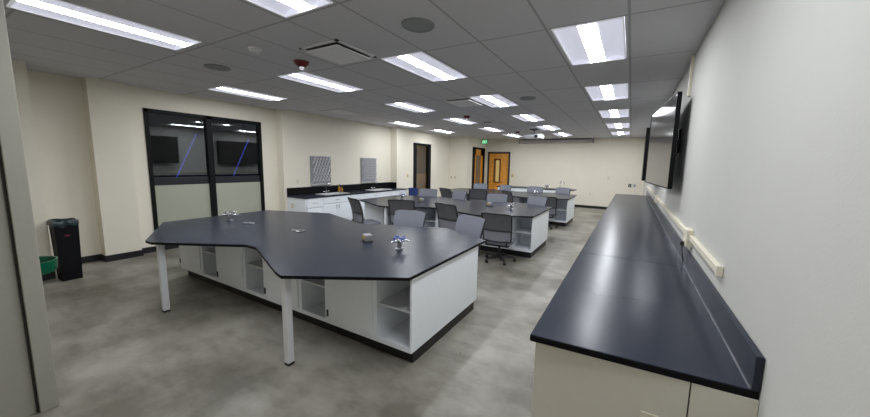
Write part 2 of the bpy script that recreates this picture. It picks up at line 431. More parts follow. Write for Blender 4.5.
for i, (c, y, n) in enumerate(spots):
    lab = 'recessed ceiling light in %s, %s' % (rown[c], ordw[n - 1])
    loc = (LX[c], y, H)
    if i == 0: L0.location = loc; L0['label'] = lab; L0['group'] = 'recessed ceiling light panels'
    else: dup(L0, loc, 0, lab, 'recessed ceiling light panels')

# ceiling devices
def speaker(x, y, lab, r=.15, g='round ceiling speakers'):
    t = thing('ceiling_speaker', lab, 'speaker', (x, y, H), 0, g)
    MB().lathe([(0, -.012), (r * .9, -.012), (r * .9, -.002)], 28).build('grille', M['grille'], t)
    MB().lathe([(r * .9, -.016), (r, -.012), (r, -.001), (r * .9, -.001), (r * .9, -.016)], 28).build('rim', M['grille'], t)
speaker(-1.80, 2.55, 'round grey ceiling speaker nearest the camera, above the nearest island')
speaker(-5.09, 2.45, 'round grey ceiling speaker above the left part of the nearest island')
speaker(-1.79, 6.09, 'round grey ceiling speaker above the right end of the middle island')
speaker(-3.81, 8.98, 'faint round grey ceiling speaker above the farthest island')
def strobe(x, y, lab):
    t = thing('alarm_strobe', lab, 'alarm', (x, y, H), 0, 'red ceiling alarm strobes')
    MB().lathe([(0, -.07), (.045, -.065), (.085, -.03), (.095, -.001)], 24).build('body', M['red'], t, True)
    MB().lathe([(0, -.105), (.022, -.098), (.028, -.08), (.028, -.064)], 16).build('lens', M['clear'], t, True)
strobe(-3.78, 2.80, 'dark red round ceiling alarm with white lens, nearest the camera')
strobe(-3.86, 7.70, 'small dark red ceiling alarm above the middle of the room')
strobe(-3.82, 11.9, 'small dark red ceiling alarm beside the projector')
t = thing('smoke_detector', 'small round white smoke detector on the ceiling near the first lights', 'smoke detector', (-3.83, 2.24, H))
MB().lathe([(0, -.05), (.045, -.048), (.055, -.03), (.058, -.018)], 20).build('sensor', M['white_plastic'], t, True)
MB().lathe([(.058, -.018), (.07, -.014), (.07, -.001)], 20).build('base', M['diff_panel'], t, True)
def diffuser(x, y, sx, sy, lab):
    t = thing('ceiling_vent', lab, 'vent', (x, y, H), 0, 'square ceiling air diffusers')
    fr = MB(); a, b = sx / 2, sy / 2
    fr.box(-a, a, -b, -b + .035, -.012, -.001).box(-a, a, b - .035, b, -.012, -.001).box(-a, -a + .035, -b, b, -.012, -.001).box(a - .035, a, -b, b, -.012, -.001)
    fr.build('frame', M['diff_panel'], t)
    MB().box(-a + .03, a - .03, -b + .03, b - .03, -.006, -.002).build('throat', M['black_plastic'], t)
    MB().box(-a + .045, a - .045, -b + .045, b - .045, -.04, -.028, .004).build('face_panel', M['diff_panel'], t)
diffuser(-3.06, 2.76, .60, .60, 'square white ceiling air diffuser with dark slots, nearest the camera')
diffuser(-3.05, 5.95, .60, .72, 'square ceiling air diffuser with dark slots above the middle island')
t = thing('return_grille', 'faint pale grey return air grille in the ceiling by the left counter', 'vent', (-6.55, 5.95, H))
MB().box(-.32, .32, -.36, .36, -.012, -.001, .003).build('frame', M['ceiling'], t)
s = MB()
for k in range(11): s.box(-.28, .28, -.31 + .06 * k, -.29 + .06 * k, -.016, -.010)
s.build('slats', M['diff_panel'], t)

# projector
t = thing('projector', 'white ceiling projector hanging before the rolled screen', 'projector', (-3.0, 11.2, H))
MB().box(-.29, .29, -.2, .2, -.33, -.19, .025).build('body', M['proj'], t, True)
MB().cyl((.12, -.235, -.26), (.12, -.19, -.26), .05).build('lens', M['black_plastic'], t)
MB().cyl((0, 0, -.19), (0, 0, -.03), .03).box(-.13, .13, -.1, .1, -.19, -.165).build('mount_pole', M['black_plastic'], t)
MB().box(-.14, .14, -.14, .14, -.03, -.001, .004).build('ceiling_plate', M['black_plastic'], t)
t = thing('projection_screen', 'long grey rolled projection screen housing at top of the far wall', 'screen', (-3.17, YF - .07, 2.93))
MB().box(-1.62, 1.62, -.06, .06, -.07, .08, .012).build('housing', M['screen_case'], t)
MB().box(-1.60, 1.60, -.062, .03, .08, .10).build('mounting_rail', M['screen_gap'], t)
for s in (-1, 1): MB().box(s * 1.62, s * 1.645, -.065, .063, -.075, .085, .004).build('end_cap', M['screen_gap'], t)
# exit sign
t = thing('exit_sign', 'small glowing green exit sign hung from the ceiling near the far doors', 'sign', (-6.27, 14.55, 2.90))
MB().box(-.125, .125, -.012, .012, -.085, .085, .004).build('panel', M['exit_green'], t)
MB().box(-.10, .10, -.02, .02, .085, .158).build('ceiling_bracket', M['white_plastic'], t)
tx = MB()
def strokes(x, segs):
    for (a, b, c, d) in segs:
        p, q = Vector((a, 0, b)), Vector((c, 0, d)); m_ = (p + q) / 2; l = (q - p).length
        ang = math.atan2(d - b, c - a)
        tx.box(x + m_.x - l / 2 - .005, x + m_.x + l / 2 + .005, -.017, -.012, m_.z - .006, m_.z + .006, rot=Matrix.Rotation(-ang, 4, 'Y'))
h = .055
strokes(-.10, [(0, -h, 0, h), (0, h, .035, h), (0, 0, .03, 0), (0, -h, .035, -h)])
strokes(-.045, [(0, -h, .045, h), (0, h, .045, -h)])
strokes(.028, [(0, -h, 0, h)])
strokes(.06, [(0, h, .045, h), (.0225, -h, .0225, h)])
tx.build('lettering', M['exit_text'], t)

# ------------------------------------------------------------------ lab islands
IX = -3.63; PITCH = 3.93; TH = .86
FRONT = [(-2.33, -.74), (-1.16, -1.31), (-1.00, -1.31), (-.06, -.80), (0.14, -.80), (1.03, -1.15), (1.17, -1.19), (2.09, -.66)]
BACK = [(2.09, .95), (1.30, 1.33), (0.02, .86), (-1.14, 1.26), (-2.33, .83)]
def make_island():
    r = thing('lab_island', 'x', 'table')
    edge_mat(MB().prism(FRONT + BACK, TH - .028, TH).build('table_top', M['resin'], r), M['resin_edge'])
    x0, x1, y0, y1 = -2.30, 2.06, -.58, .80
    z0, z1 = .125, TH - .028
    MB().box(x0 + .05, x1 - .022, y0 + .06, y1 - .03, 0, z0).build('kick_plate', M['base_black'], r)
    c = MB(); t = .02
    mods = []; n = 4; wdt = (x1 - x0) / n; dw = .65
    c.box(x1 - t, x1, y0, y1, z0, z1, .0015).box(x0, x0 + t, y0, y1, z0, z1, .0015)     # ends
    xa_, xb_ = x0 + t, x1 - t
    c.box(xa_, xb_, y0, y1 - .02, z0, z0 + t).box(xa_, xb_, -.01, .01, z0 + t, z1 - .012).box(xa_, xb_, y1 - .02, y1, z0, z1)
    c.box(xa_, xb_, y0, y1 - .02, z1 - .012, z1)
    for k in range(n):
        a = x0 + k * wdt
        if k: c.box(a - t, a + t / 2, y0, 0, z0, z1)
        c.box(a + dw - t / 2, a + dw + t / 2 + .03, y0, 0, z0, z1)
    c.box(xa_, xb_, y0 - .0005, y0 + .02, z0 + .0005, z0 + .045)
    c.build('cabinet_carcass', M['white'], r)
    for k in range(n):
        a = x0 + k * wdt
        dr = MB().box(a + .022, a + dw - .012, y0 - .016, y0 + .002, z0 + .05, z1 - .014, .002).build('door', M['white'], r)
        MB().box(a + .028, a + .046, y0 - .026, y0 - .016, z0 + .09, z0 + .16).build('hinge', M['hinge'], dr)
        MB().box(a + dw - .15, a + dw - .09, y0 - .03, y0 - .016, z1 - .09, z1 - .075, .003).build('pull', M['steel'], dr)
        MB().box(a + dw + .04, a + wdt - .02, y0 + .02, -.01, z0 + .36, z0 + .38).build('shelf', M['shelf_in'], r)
    for (x, y) in ((-1.04, -1.22), (1.10, -1.10), (1.08, 1.10), (-1.00, 1.08)):
        l = MB().box(x - .03, x + .03, y - .03, y + .03, .02, z1, .005).build('leg', M['leg'], r)
        MB().box(x - .031, x + .031, y - .031, y + .031, 0, .022, .004).build('foot', M['black_plastic'], l)
    return r
ILAB = ['nearest and largest looking black lab table island with white open shelf base',
        'middle black lab table island with white base, behind the nearest island',
        'farthest black lab table island with white base, before the front bench']
isl = make_island()
for k in range(3):
    loc = (IX, 2.75 + PITCH * k, 0)
    if k == 0: isl.location = loc; isl['label'] = ILAB[0]; isl['group'] = 'lab table islands'
    else: dup(isl, loc, 0, ILAB[k], 'lab table islands')

# table fixtures
def make_turret():
    r = thing('gas_turret', 'x', 'gas tap')
    MB().lathe([(0, 0), (.045, 0), (.045, .012), (.026, .02), (.024, .07), (.032, .075), (.032, .105), (.02, .113), (0, .115)], 20).build('column', M['turret'], r, True)
    for k in range(4):
        a = PI / 4 + k * PI / 2; c, s = math.cos(a), math.sin(a)
        v = MB().cyl((.028 * c, .028 * s, .09), (.075 * c, .075 * s, .09), .012).cyl((.07 * c, .07 * s, .09), (.125 * c, .125 * s, .082), .009, .006).build('nozzle', M['chrome'], r, True)
        MB().cyl((.055 * c, .055 * s, .095), (.055 * c, .055 * s, .122), .008).box(.055 * c - .026, .055 * c + .026, .055 * s - .009, .055 * s + .009, .120, .138, .004, Matrix.Rotation(a + .8, 4, 'Z')).build('valve_handle', M['blue'], v)
    return r
tur = make_turret()
TL = [(-2.17, 2.76, .3, 'chrome gas turret with blue valve handles on right half of the nearest island'),
      (-5.36, 2.62, .1, 'chrome gas turret on left half of the nearest island, before the dark window'),
      (-5.20, 6.72, .2, 'small chrome gas turret with blue handles on left half of the middle island'),
      (-2.22, 6.70, .3, 'chrome gas turret on right half of the middle island'),
      (-2.66, 10.50, .2, 'dark looking gas turret on the farthest island, before a grey chair')]
for i, (x, y, a, lab) in enumerate(TL):
    if i == 0: tur.location = (x, y, TH); tur.rotation_euler.z = a; tur['label'] = lab; tur['group'] = 'gas turrets on the islands'
    else:
        q = dup(tur, (x, y, TH), a, lab, 'gas turrets on the islands')
        if i in (1, 3, 4):
            for o in q.children:
                for h in o.children:
                    h.material_slots[0].link = 'OBJECT'; h.material_slots[0].material = M['chrome']
def make_power():
    r = thing('power_box', 'x', 'outlet box')
    MB().box(-.058, .058, -.045, .045, .008, .085, .006).build('cover', M['boxgrey'], r, True)
    MB().box(-.062, .062, -.05, .05, 0, .012, .004).build('base', M['hinge'], r)
    for s in (-1, 1): MB().box(s * .024 - .017, s * .024 + .017, -.050, -.044, .03, .075, .003).build('socket', M['brass'], r)
    return r
pw = make_power()
for i, (x, y, lab) in enumerate(((-2.71, 2.83, 'small steel pop up outlet box with yellow sockets on the nearest island'),
                                 (-4.50, 6.60, 'small steel outlet box on left half of the middle island'),
                                 (-2.78, 6.86, 'small steel outlet box on right half of the middle island'))):
    if i == 0: pw.location = (x, y, TH); pw.rotation_euler.z = -.5; pw['label'] = lab; pw['group'] = 'outlet boxes on the islands'
    else: dup(pw, (x, y, TH), -.5, lab, 'outlet boxes on the islands')
def make_grommet():
    r = thing('floor_port', 'x', 'outlet')
    r.name = 'table_port'
    MB().lathe([(.03, .001), (.06, .001), (.062, .008), (.05, .012), (.03, .010), (.03, .001)], 24).build('ring', M['chrome'], r, True)
    MB().lathe([(0, .002), (.031, .002)], 20).build('well', M['black_plastic'], r)
    MB().box(.065, .14, -.012, .012, .001, .010, .004).build('flap', M['steel'], r)
    return r
g0 = make_grommet()
g0.location = (-4.98, 2.66, TH); g0.rotation_euler.z = .2; g0['label'] = 'chrome ringed flush table port beside the left gas turret on the nearest island'; g0['group'] = 'flush table ports'
dup(g0, (-3.84, 2.74, TH), PI + .2, 'chrome ringed flush table port in the middle of the nearest island', 'flush table ports')

# ------------------------------------------------------------------ chairs
def make_chair():
    r = thing('office_chair', 'x', 'chair')
    zb, zt = .50, 1.025
    def yc(z): 
        f = (z - zb) / (zt - zb); return -.215 - .11 * f + .03 * math.sin(f * PI)
    def front(u, v, off=0.):
        x = (u - .5) * 2; z = zb + (zt - zb) * v
        w = .262 + .016 * v
        zz = z - .012 * abs(x) ** 10 * (v ** 6) + .006 * (1 - x * x) * v ** 6
        return Vector((x * w, yc(z) + .05 * x * x + off, zz))
    MB().sheet(lambda u, v: front(u, v), 12, 12, .022).build('back_cushion', M['fabric'], r, True)
    MB().sheet(lambda u, v: front(.03 + .94 * u, .42 + .55 * v, -.024), 10, 6, .004).build('back_mesh', M['mesh_dark'], r, True)
    MB().sheet(lambda u, v: front(.03 + .94 * u, .03 + .34 * v, -.024), 10, 6, .004).build('lumbar_mesh', M['mesh_mid'], r, True)
    fm = MB()
    for s in (0, 1): fm.tube([front(s, v / 10, -.026) for v in range(11)], .013)
    fm.tube([front(u / 10, .40, -.030) for u in range(11)], .014)
    fm.tube([front(u / 10, .995, -.026) for u in range(11)], .011)
    fm.tube([front(u / 10, .005, -.026) for u in range(11)], .012)
    for s in (-1, 1): fm.tube([Vector((s * .20, yc(.52) - .02, .53)), Vector((s * .19, -.235, .45)), Vector((s * .15, -.16, .415)), Vector((0, -.02, .405))], .016)
    fm.build('back_frame', M['black_plastic'], r, True)
    def seat(x0, x1, y0, y1, z0, z1, b): return MB().box(x0, x1, y0, y1, z0, z1, b, None, 4)
    seat(-.245, .245, -.22, .25, .435, .49, .024).build('seat', M['fabric'], r, True)
    seat(-.22, .22, -.20, .22, .40, .437, .012).build('seat_pan', M['black_plastic'], r, True)
    MB().cyl((0, 0, .22), (0, 0, .40), .02).cyl((0, 0, .10), (0, 0, .24), .028).build('gas_column', M['black_plastic'], r, True)
    b = MB().cyl((0, 0, .075), (0, 0, .12), .04)
    for k in range(5):
        a = 2 * PI * k / 5 + PI / 2; c, s = math.cos(a), math.sin(a)
        b.cyl((0, 0, .10), (.29 * c, .29 * s, .075), .026, .016, 8)
    b.build('star_base', M['black_plastic'], r, True)
    for k in range(5):
        a = 2 * PI * k / 5 + PI / 2; c, s = math.cos(a), math.sin(a); x, y = .29 * c, .29 * s
        MB().cyl((x - .022 * s, y + .022 * c, .028), (x - .006 * s, y + .006 * c, .028), .028).cyl((x + .006 * s, y - .006 * c, .028), (x + .022 * s, y - .022 * c, .028), .028).cyl((x, y, .03), (x, y, .075), .009).build('caster', M['black_plastic'], r, True)
    return r
ch0 = make_chair(); used = [0]
def lower(r, dz):     # height adjusted chair: everything above the column slides down
    for o in r.children:
        if o.name.split('.')[0] not in ('star_base', 'caster', 'gas_column'): o.location.z -= dz
def chair(x, y, rz, lab, g):
    if not used[0]:
        used[0] = 1; ch0.location = (x, y, 0); ch0.rotation_euler.z = rz; ch0['label'] = lab; ch0['group'] = g
        return ch0
    return dup(ch0, (x, y, 0), rz, lab, g)
R = math.radians
seats_f = [(-5.08, 1.34, R(-22)), (-4.33, 1.74, R(25)), (-3.08, 1.80, R(-14)), (-2.06, 1.72, R(4))]
seats_b = [(-5.27, 4.02, R(200)), (-4.38, 4.04, R(158)), (-3.06, 3.93, R(186)), (-2.13, 4.04, R(160))]
posn = ['leftmost of four', 'second from left', 'second from right', 'rightmost of four']
names = ['nearest', 'middle', 'farthest']
for k in range(3):
    dy = PITCH * k
    if k:
        for i, (x, y, a) in enumerate(seats_f):
            if k == 2 and i == 2: a, y = R(-42), 1.76
            q = chair(x, y + dy, a, 'black framed mesh chair at near side of %s island, %s' % (names[k], posn[i]), 'chairs on the near sides of the islands')
            if i == 3: lower(q, .08)
    for i, (x, y, a) in enumerate(seats_b):
        if k == 0 and i < 2: continue
        if k == 2 and i == 3: x, y = x - .08, y + .09
        p = posn[i] if k else ('left of the two' if i == 2 else 'right of the two by the corner')
        chair(x, y + dy, a, 'light grey chair facing us behind %s island, %s' % (names[k], p), 'chairs on the far sides of the islands')

# ------------------------------------------------------------------ right hand counter
CH = .95; CX0, CX1, CY0, CY1 = -.385, XR - .002, 1.56, 11.95
t = thing('base_cabinet', 'long beige laminate base cabinet run along the right wall', 'cabinet', (0, 0, 0))
MB().box(CX0 + .022, .290, CY0 + .04, CY0 + .06, .0, CH - .035).build('end_panel', M['beige_lam'], t)
MB().box(.296, CX1, CY0 + .04, CY0 + .06, .0, CH - .035).build('filler_panel', M['beige_lam'], t)
MB().box(.289, .297, CY0 + .05, CY0 + .062, 0, CH - .035).build('panel_gap', M['seam'], t)
MB().box(CX0 + .055, CX1, CY0 + .06, CY1, .1, CH - .035).build('carcass', M['beige_lam'], t)
MB().box(CX0 + .12, CX1, CY0 + .06, CY1 - .02, 0, .1).build('kick_plate', M['base_black'], t)
nd = 20; dw = (CY1 - CY0 - .1) / nd
for k in range(nd):
    a = CY0 + .08 + dw * k
    dd = MB().box(CX0 + .037, CX0 + .055, a + .004, a + dw - .004, .12, CH - .05, .002).build('door', M['beige_lam'], t)
    hy = a + dw - .06 if k % 2 == 0 else a + .06
    MB().box(CX0 + .018, CX0 + .037, hy - .006, hy + .006, CH - .22, CH - .10, .002).build('handle', M['steel'], dd)
t = thing('worktop', 'long black resin worktop along the right wall with low backsplash', 'counter', (0, 0, 0))
ys = [CY0, 3.42, 5.85, 8.9, CY1]
for i in range(4):
    a = ys[i] + .0015; edge_mat(MB().prism([(CX0, a), (CX1, a + (.045 if i == 0 else 0)), (CX1, ys[i + 1] - .0015), (CX0, ys[i + 1] - .0015)], CH - .035, CH, .003).build('top_slab', M['resin'], t), M['resin_edge'])
    MB().box(XR - .028, CX1, ys[i] + (.0015 if i else .042), ys[i + 1] - .0015, CH, CH + .145, .003).build('backsplash', M['resin'], t)
MB().box(XR - .033, XR - .027, CY0 + .05, CY1 - .01, CH, CH + .005).build('caulk_glint', M['caulk'], t)  # caulk bead whose uneven pale grey stands in for the joint's glint
# outlet plate low on the end panel
t = thing('outlet_plate', 'small cream plate low on the beige end of the right counter', 'outlet', (.16, CY0 + .04, .66))
MB().box(-.035, .035, -.006, 0, -.055, .055, .002).build('plate', M['cream_plastic'], t)
MB().box(-.015, .015, -.009, -.006, .008, .034, .002).box(-.015, .015, -.009, -.006, -.034, -.008, .002).build('socket', M['ivory'], t)
# raceway
t = thing('cable_raceway', 'cream surface cable raceway along the right wall above the worktop', 'raceway', (XR, .09, 1.20))
MB().box(-.030, 0, 2.25, 3.27, .004, .05, .004).box(-.030, 0, 3.43, 11.8, .004, .05, .004).build('channel', M['cream_plastic'], t)
MB().box(-.034, 0, 2.235, 2.26, -.004, .059, .004).build('end_cap', M['cream_plastic'], t)
b = MB().box(-.05, 0, 3.27, 3.43, -.06, .09, .006).build('outlet_box', M['cream_plastic'], t)
MB().box(-.054, -.05, 3.30, 3.40, -.05, -.005, .003).build('socket', M['ivory'], b)
b = MB().box(-.05, 0, 7.35, 7.51, -.06, .09, .006).build('outlet_box', M['cream_plastic'], t)
MB().box(-.054, -.05, 7.38, 7.48, -.05, -.005, .003).build('socket', M['ivory'], b)
t = thing('extension_lead', 'short black cord hanging from the raceway outlet to the worktop', 'cord', (XR, .09, -.015))
MB().tube([(-.056, 3.33, 1.165), (-.066, 3.33, 1.14), (-.058, 3.33, 1.08), (-.048, 3.335, 1.03), (-.046, 3.34, CH + .024)], .0045).build('cable', M['black_plastic'], t)
MB().box(-.082, -.054, 3.315, 3.345, 1.155, 1.195, .006).build('plug', M['black_plastic'], t)
tag(MB().box(XR - .028, XR, 4.52, 4.58, 2.62, H - .002, .004).build('vertical_conduit', M['cream_plastic']), 'cream vertical cable conduit on the right wall above the nearest television', 'conduit')
# televisions on swivel arms
def tv(p0, p1, z0, z1, lab, dp=.042):
    p0, p1 = Vector((*p0, 0)), Vector((*p1, 0)); d = p1 - p0; L_ = d.length
    a = math.atan2(d.y, d.x)
    t = thing('television', lab, 'television', ((p0.x + p1.x) / 2, (p0.y + p1.y) / 2, z0), a, 'wall televisions')
    h = L_ / 2; zz = z1 - z0
    # local x along the width, local +y faces the room
    MB().box(-h, h, -dp, -.012, 0, zz, .006).build('back_shell', M['tv_frame'], t)
    e = .014
    MB().box(-h, h, -.012, .004, 0, e).box(-h, h, -.012, .004, zz - e, zz).box(-h, -h + e, -.012, .004, e, zz - e).box(h - e, h, -.012, .004, e, zz - e).build('bezel', M['tv_frame'], t)
    MB().box(-h + e, h - e, -.012, 0, e, zz - e).build('screen', M['tv_glass'], t)
    b = MB().box(-.25, .25, -dp - .023, -dp, zz * .3, zz * .75)
    b.build('mount_plate', M['black_plastic'], t)
    # arm to the wall (wall is along local -y, distance depends on yaw)
    wl = Vector((XR - .012, t.location.y, 0)) - Vector((t.location.x, t.location.y, 0))
    inv = Matrix.Rotation(-a, 4, 'Z'); q = inv @ wl
    MB().cyl((0, -dp - .018, zz * .55), (q.x, q.y, zz * .55), .025).build('swivel_arm', M['black_plastic'], t)
    w0 = inv @ Vector((0, 1, 0))
    b = MB(); b.box(-.011, .011, -.2, .2, -.15, .15, .003)
    bmesh.ops.transform(b.bm, matrix=Matrix.Translation((q.x, q.y, zz * .55)) @ Matrix.Rotation(-a, 4, 'Z'), verts=b.bm.verts)
    b.build('wall_plate', M['black_plastic'], t)
    return t
tv((.372, 4.30), (.212, 6.10), 1.585, 2.635, 'nearest large black flat television angled out from the right wall')
tv((.205, 7.55), (.240, 9.35), 1.56, 2.61, 'second large black television on the right wall, behind the nearest one', .13)

# ------------------------------------------------------------------ left counter with sinks
XB += .004
XC = -6.97; LY0, LY1 = 5.11, 9.30; LH = .90
t = thing('left_counter_base', 'white laminate base cabinets under the black sink counter at left wall', 'cabinet')
t.name = 'sink_base_cabinet'
MB().box(XB, XC + .02, LY0 + .02, LY0 + .04, 0, LH - .03).build('end_panel', M['white'], t)
MB().box(XB, XC - .0, LY0 + .04, 9.195, .1, LH - .2).box(XB, XB + .05, LY0 + .04, 9.195, LH - .2, LH - .03).box(XC - .03, XC, LY0 + .04, LY1, .1, LH - .03).box(-7.355, XC, 9.205, LY1, .1, LH - .03).build('carcass', M['white'], t)
MB().box(XB, XC - .06, LY0 + .04, 9.19, 0, .1).build('kick_plate', M['base_black'], t)
y = LY0 + .06
def ldoor(a, b, z0, z1, hy=None, name='door'):
    dd = MB().box(XC, XC + .018, a + .004, b - .004, z0, z1, .002).build(name, M['white'], t)
    if name == 'door': MB().box(XC + .018, XC + .036, hy - .006, hy + .006, z1 - .16, z1 - .04, .002).build('handle', M['steel'], dd)
    else: MB().box(XC + .018, XC + .036, (a + b) / 2 - .07, (a + b) / 2 + .07, (z0 + z1) / 2 - .006, (z0 + z1) / 2 + .006, .002).build('handle', M['steel'], dd)
for kind, wd in (('dr', .48), ('db', .98), ('dr', .52), ('db', .98), ('dr', .50), ('db', .58)):
    a, b = y, min(y + wd, LY1)
    if kind == 'dr':
        for z0, z1 in ((.63, .86), (.38, .62), (.12, .37)): ldoor(a, b, z0, z1, name='drawer')
    else:
        m_ = (a + b) / 2
        ldoor(a, m_, .12, .68, m_ - .05); ldoor(m_, b, .12, .68, m_ + .05)
        ldoor(a, b, .69, .86, name='drawer')
    y = b
t = thing('sink_worktop', 'black resin counter with backsplash and two sinks along the left wall', 'counter')
SK = [(5.85, 6.65), (7.75, 8.55)]; sx0, sx1 = -7.47, -7.08
b = MB(); yy = LY0
for (a, c) in SK:
    b.box(XB, XC + .04, yy, a, LH - .03, LH).box(XB, sx0, a, c, LH - .03, LH).box(sx1, XC + .04, a, c, LH - .03, LH); yy = c
b.box(XB, XC + .04, yy, 9.20, LH - .03, LH).box(-7.36, XC + .04, 9.20, LY1, LH - .03, LH)
b.build('slab', M['resin'], t)
MB().box(XB, XB + .022, LY0, 9.178, LH, LH + .20, .003).box(XB, -7.37, 9.178, 9.198, LH, LH + .20, .003).build('backsplash', M['resin_edge'], t)
for i, (a, c) in enumerate(SK):
    s = thing('sink', ['pale drop in sink in the left counter, nearer one by the amber bottle', 'pale drop in sink in the left counter, farther one below the second drying rack'][i], 'sink', (0, 0, 0), 0, 'sinks in the left counter')
    MB().box(sx0 + .01, sx1 - .01, a + .01, c - .01, LH - .17, LH - .16).box(sx0 + .006, sx0 + .014, a + .01, c - .01, LH - .17, LH).box(sx1 - .014, sx1 - .006, a + .01, c - .01, LH - .17, LH).box(sx0 + .01, sx1 - .01, a + .006, a + .014, LH - .17, LH).box(sx0 + .01, sx1 - .01, c - .014, c - .006, LH - .17, LH).build('basin', M['sink'], s)
    MB().box(sx0 - .02, sx1 + .02, a - .02, a + .015, LH, LH + .012, .004).box(sx0 - .02, sx1 + .02, c - .015, c + .02, LH, LH + .012, .004).box(sx0 - .02, sx0 + .015, a, c, LH, LH + .012, .004).box(sx1 - .015, sx1 + .02, a, c, LH, LH + .012, .004).build('rim', M['sink'], s)
def make_faucet():
    r = thing('faucet', 'x', 'faucet')
    MB().lathe([(0, 0), (.035, 0), (.035, .012), (.018, .02), (.018, .06)], 16).build('base', M['chrome'], r, True)
    pts = [(0, 0, .05), (0, 0, .24)] + [(.075 - .075 * math.cos(a), 0, .24 + .075 * math.sin(a)) for a in [PI * k / 8 for k in range(1, 9)]] + [(.15, 0, .19)]
    MB().tube(pts, .011).build('gooseneck', M['chrome'], r, True)
    for s in (-1, 1):
        MB().cyl((0, s * .02, .045), (0, s * .075, .05), .010).box(-.01, .01, s * .06, s * .12, .045, .06, .004).build('handle', M['chrome'], r, True)
    return r
fc = make_faucet()
fc.location = (-7.54, 6.24, LH + .001); fc['label'] = 'chrome gooseneck faucet in front of the nearer drying rack'; fc['group'] = 'chrome faucets'
dup(fc, (-7.54, 8.15, LH + .001), 0, 'chrome gooseneck faucet in front of the farther drying rack', 'chrome faucets')
for i, (dy, hh, lab) in enumerate(((6.86, .21, 'taller amber bottle with pump on the left counter beside the nearer sink'), (6.98, .15, 'shorter amber bottle on the left counter, right of the taller one'))):
    t = thing('soap_bottle', lab, 'bottle', (-7.55, dy, LH + .001), 0, 'amber bottles on the left counter')
    if i == 0: t.location.y = 6.72
    else: t.location.y = 6.82
    MB().lathe([(0, 0), (.034, 0), (.038, .01), (.038, hh * .7), (.015, hh * .82), (.015, hh * .9), (0, hh * .9)], 18).build('body', M['amber'], t, True)
    MB().cyl((0, 0, hh * .9), (0, 0, hh), .012).box(-.01, .05, -.01, .01, hh, hh + .018, .004).build('pump', M['tan_dark'], t, True)
# pegboards
def pegboard(y0, y1, z0, z1, lab):
    t = thing('drying_rack', lab, 'drying rack', (XB, (y0 + y1) / 2, z0), 0, 'peg drying racks on the left wall')
    w, h = (y1 - y0) / 2, z1 - z0
    MB().box(.004, .022, -w, w, .05, h, .003).build('board', M['pegboard'], t)
    MB().box(.004, .075, -w, w, .0, .05, .004).build('drip_tray', M['steel'], t)
    rows, cols = 9, 6
    first = None
    for i in range(rows):
        for j in range(cols):
            yy = -w + .06 + (2 * w - .12) * (j + (i % 3) / 3) / (cols - 1 + .67); zz = .10 + (h - .15) * i / (rows - 1)
            if first is None:
                first = MB().cyl((0, 0, 0), (.085, 0, .06), .017, .013, 8).build('peg', M['peg'], t); o = first
            else:
                o = first.copy(); C.objects.link(o)
            o.location = (.022, yy, zz)
pegboard(5.82, 6.50, 1.13, 1.94, 'white peg drying rack on the left wall above the nearer sink')
pegboard(7.70, 8.42, 1.12, 1.94, 'white peg drying rack on the left wall above the farther sink')

# ------------------------------------------------------------------ wall plates
def plate(x, y, z, axis, lab, m='ivory', w=.075, h=.12, toggles=1, name='wall_switch', cat='switch', g=None, dark=False):
    t = thing(name, lab, cat, (x, y, z), 0, g)
    def bx(a, b, z0, z1, d0, d1, mb):
        if axis == 'x+': mb.box(d0, d1, a, b, z0, z1, .0015)
        elif axis == 'y-': mb.box(a, b, -d1, -d0, z0, z1, .0015)
        return mb
    bx(-w / 2, w / 2, -h / 2, h / 2, 0, .007, MB()).build('plate', M[m], t)
    mb = MB()
    for k in range(toggles):
        c = 0 if toggles == 1 else (-w / 4 + k * w / 2)
        if cat == 'switch': bx(c - .008, c + .008, -.02, .02, .007, .014, mb)
        else: bx(c - .015, c + .015, .008, .038, .007, .010, mb); bx(c - .015, c + .015, -.038, -.008, .007, .010, mb)
    mb.build('toggle' if cat == 'switch' else 'socket', M['black_plastic'] if dark else M['white_plastic'], t)
plate(XB, 5.44, 1.26, 'x+', 'cream outlet on the left wall, left of the nearer drying rack', name='wall_outlet', cat='outlet')
plate(XB, 8.62, 1.24, 'x+', 'pale outlet on the left wall, right of the farther drying rack', 'cream_plastic', name='wall_outlet', cat='outlet')
plate(-7.46, LY0 + .02, .66, 'y-', 'cream outlet on the white end panel of the left counter', name='wall_outlet', cat='outlet', w=.085, h=.13)
plate(-7.36, 9.85, 1.33, 'x+', 'yellowish light switch on the left pier beside the glazed opening', 'brass')
plate(-7.33, 13.2, 1.19, 'y-', 'small dark outlet on the alcove wall, left of a pair', 'ivory', name='wall_outlet', cat='outlet', g='pair of alcove wall outlets', dark=True, w=.09)
plate(-7.13, 13.2, 1.19, 'y-', 'small dark outlet on the alcove wall, right of a pair', 'ivory', name='wall_outlet', cat='outlet', g='pair of alcove wall outlets', dark=True, w=.09)
plate(-5.10, YF, 1.30, 'y-', 'yellowish light switch right of the orange timber door', 'brass', w=.10, h=.14)
plate(-.82, YF, 1.36, 'y-', 'pale thermostat plate on the far wall, upper of two plates', 'ivory', w=.09, h=.15)
plate(-1.51, YF, .63, 'y-', 'ivory outlet low on the far wall beside the front bench', 'ivory', name='wall_outlet', cat='outlet', w=.09, h=.14)
plate(.0, YF, 1.08, 'y-', 'dark faced outlet on the far wall at right, left of a pair', 'black_plastic', name='wall_outlet', cat='outlet', w=.11, h=.14, g='pair of far wall outlets')
plate(.17, YF, 1.08, 'y-', 'grey outlet on the far wall at right, right of a pair', 'steel', name='wall_outlet', cat='outlet', w=.11, h=.14, g='pair of far wall outlets', dark=True)

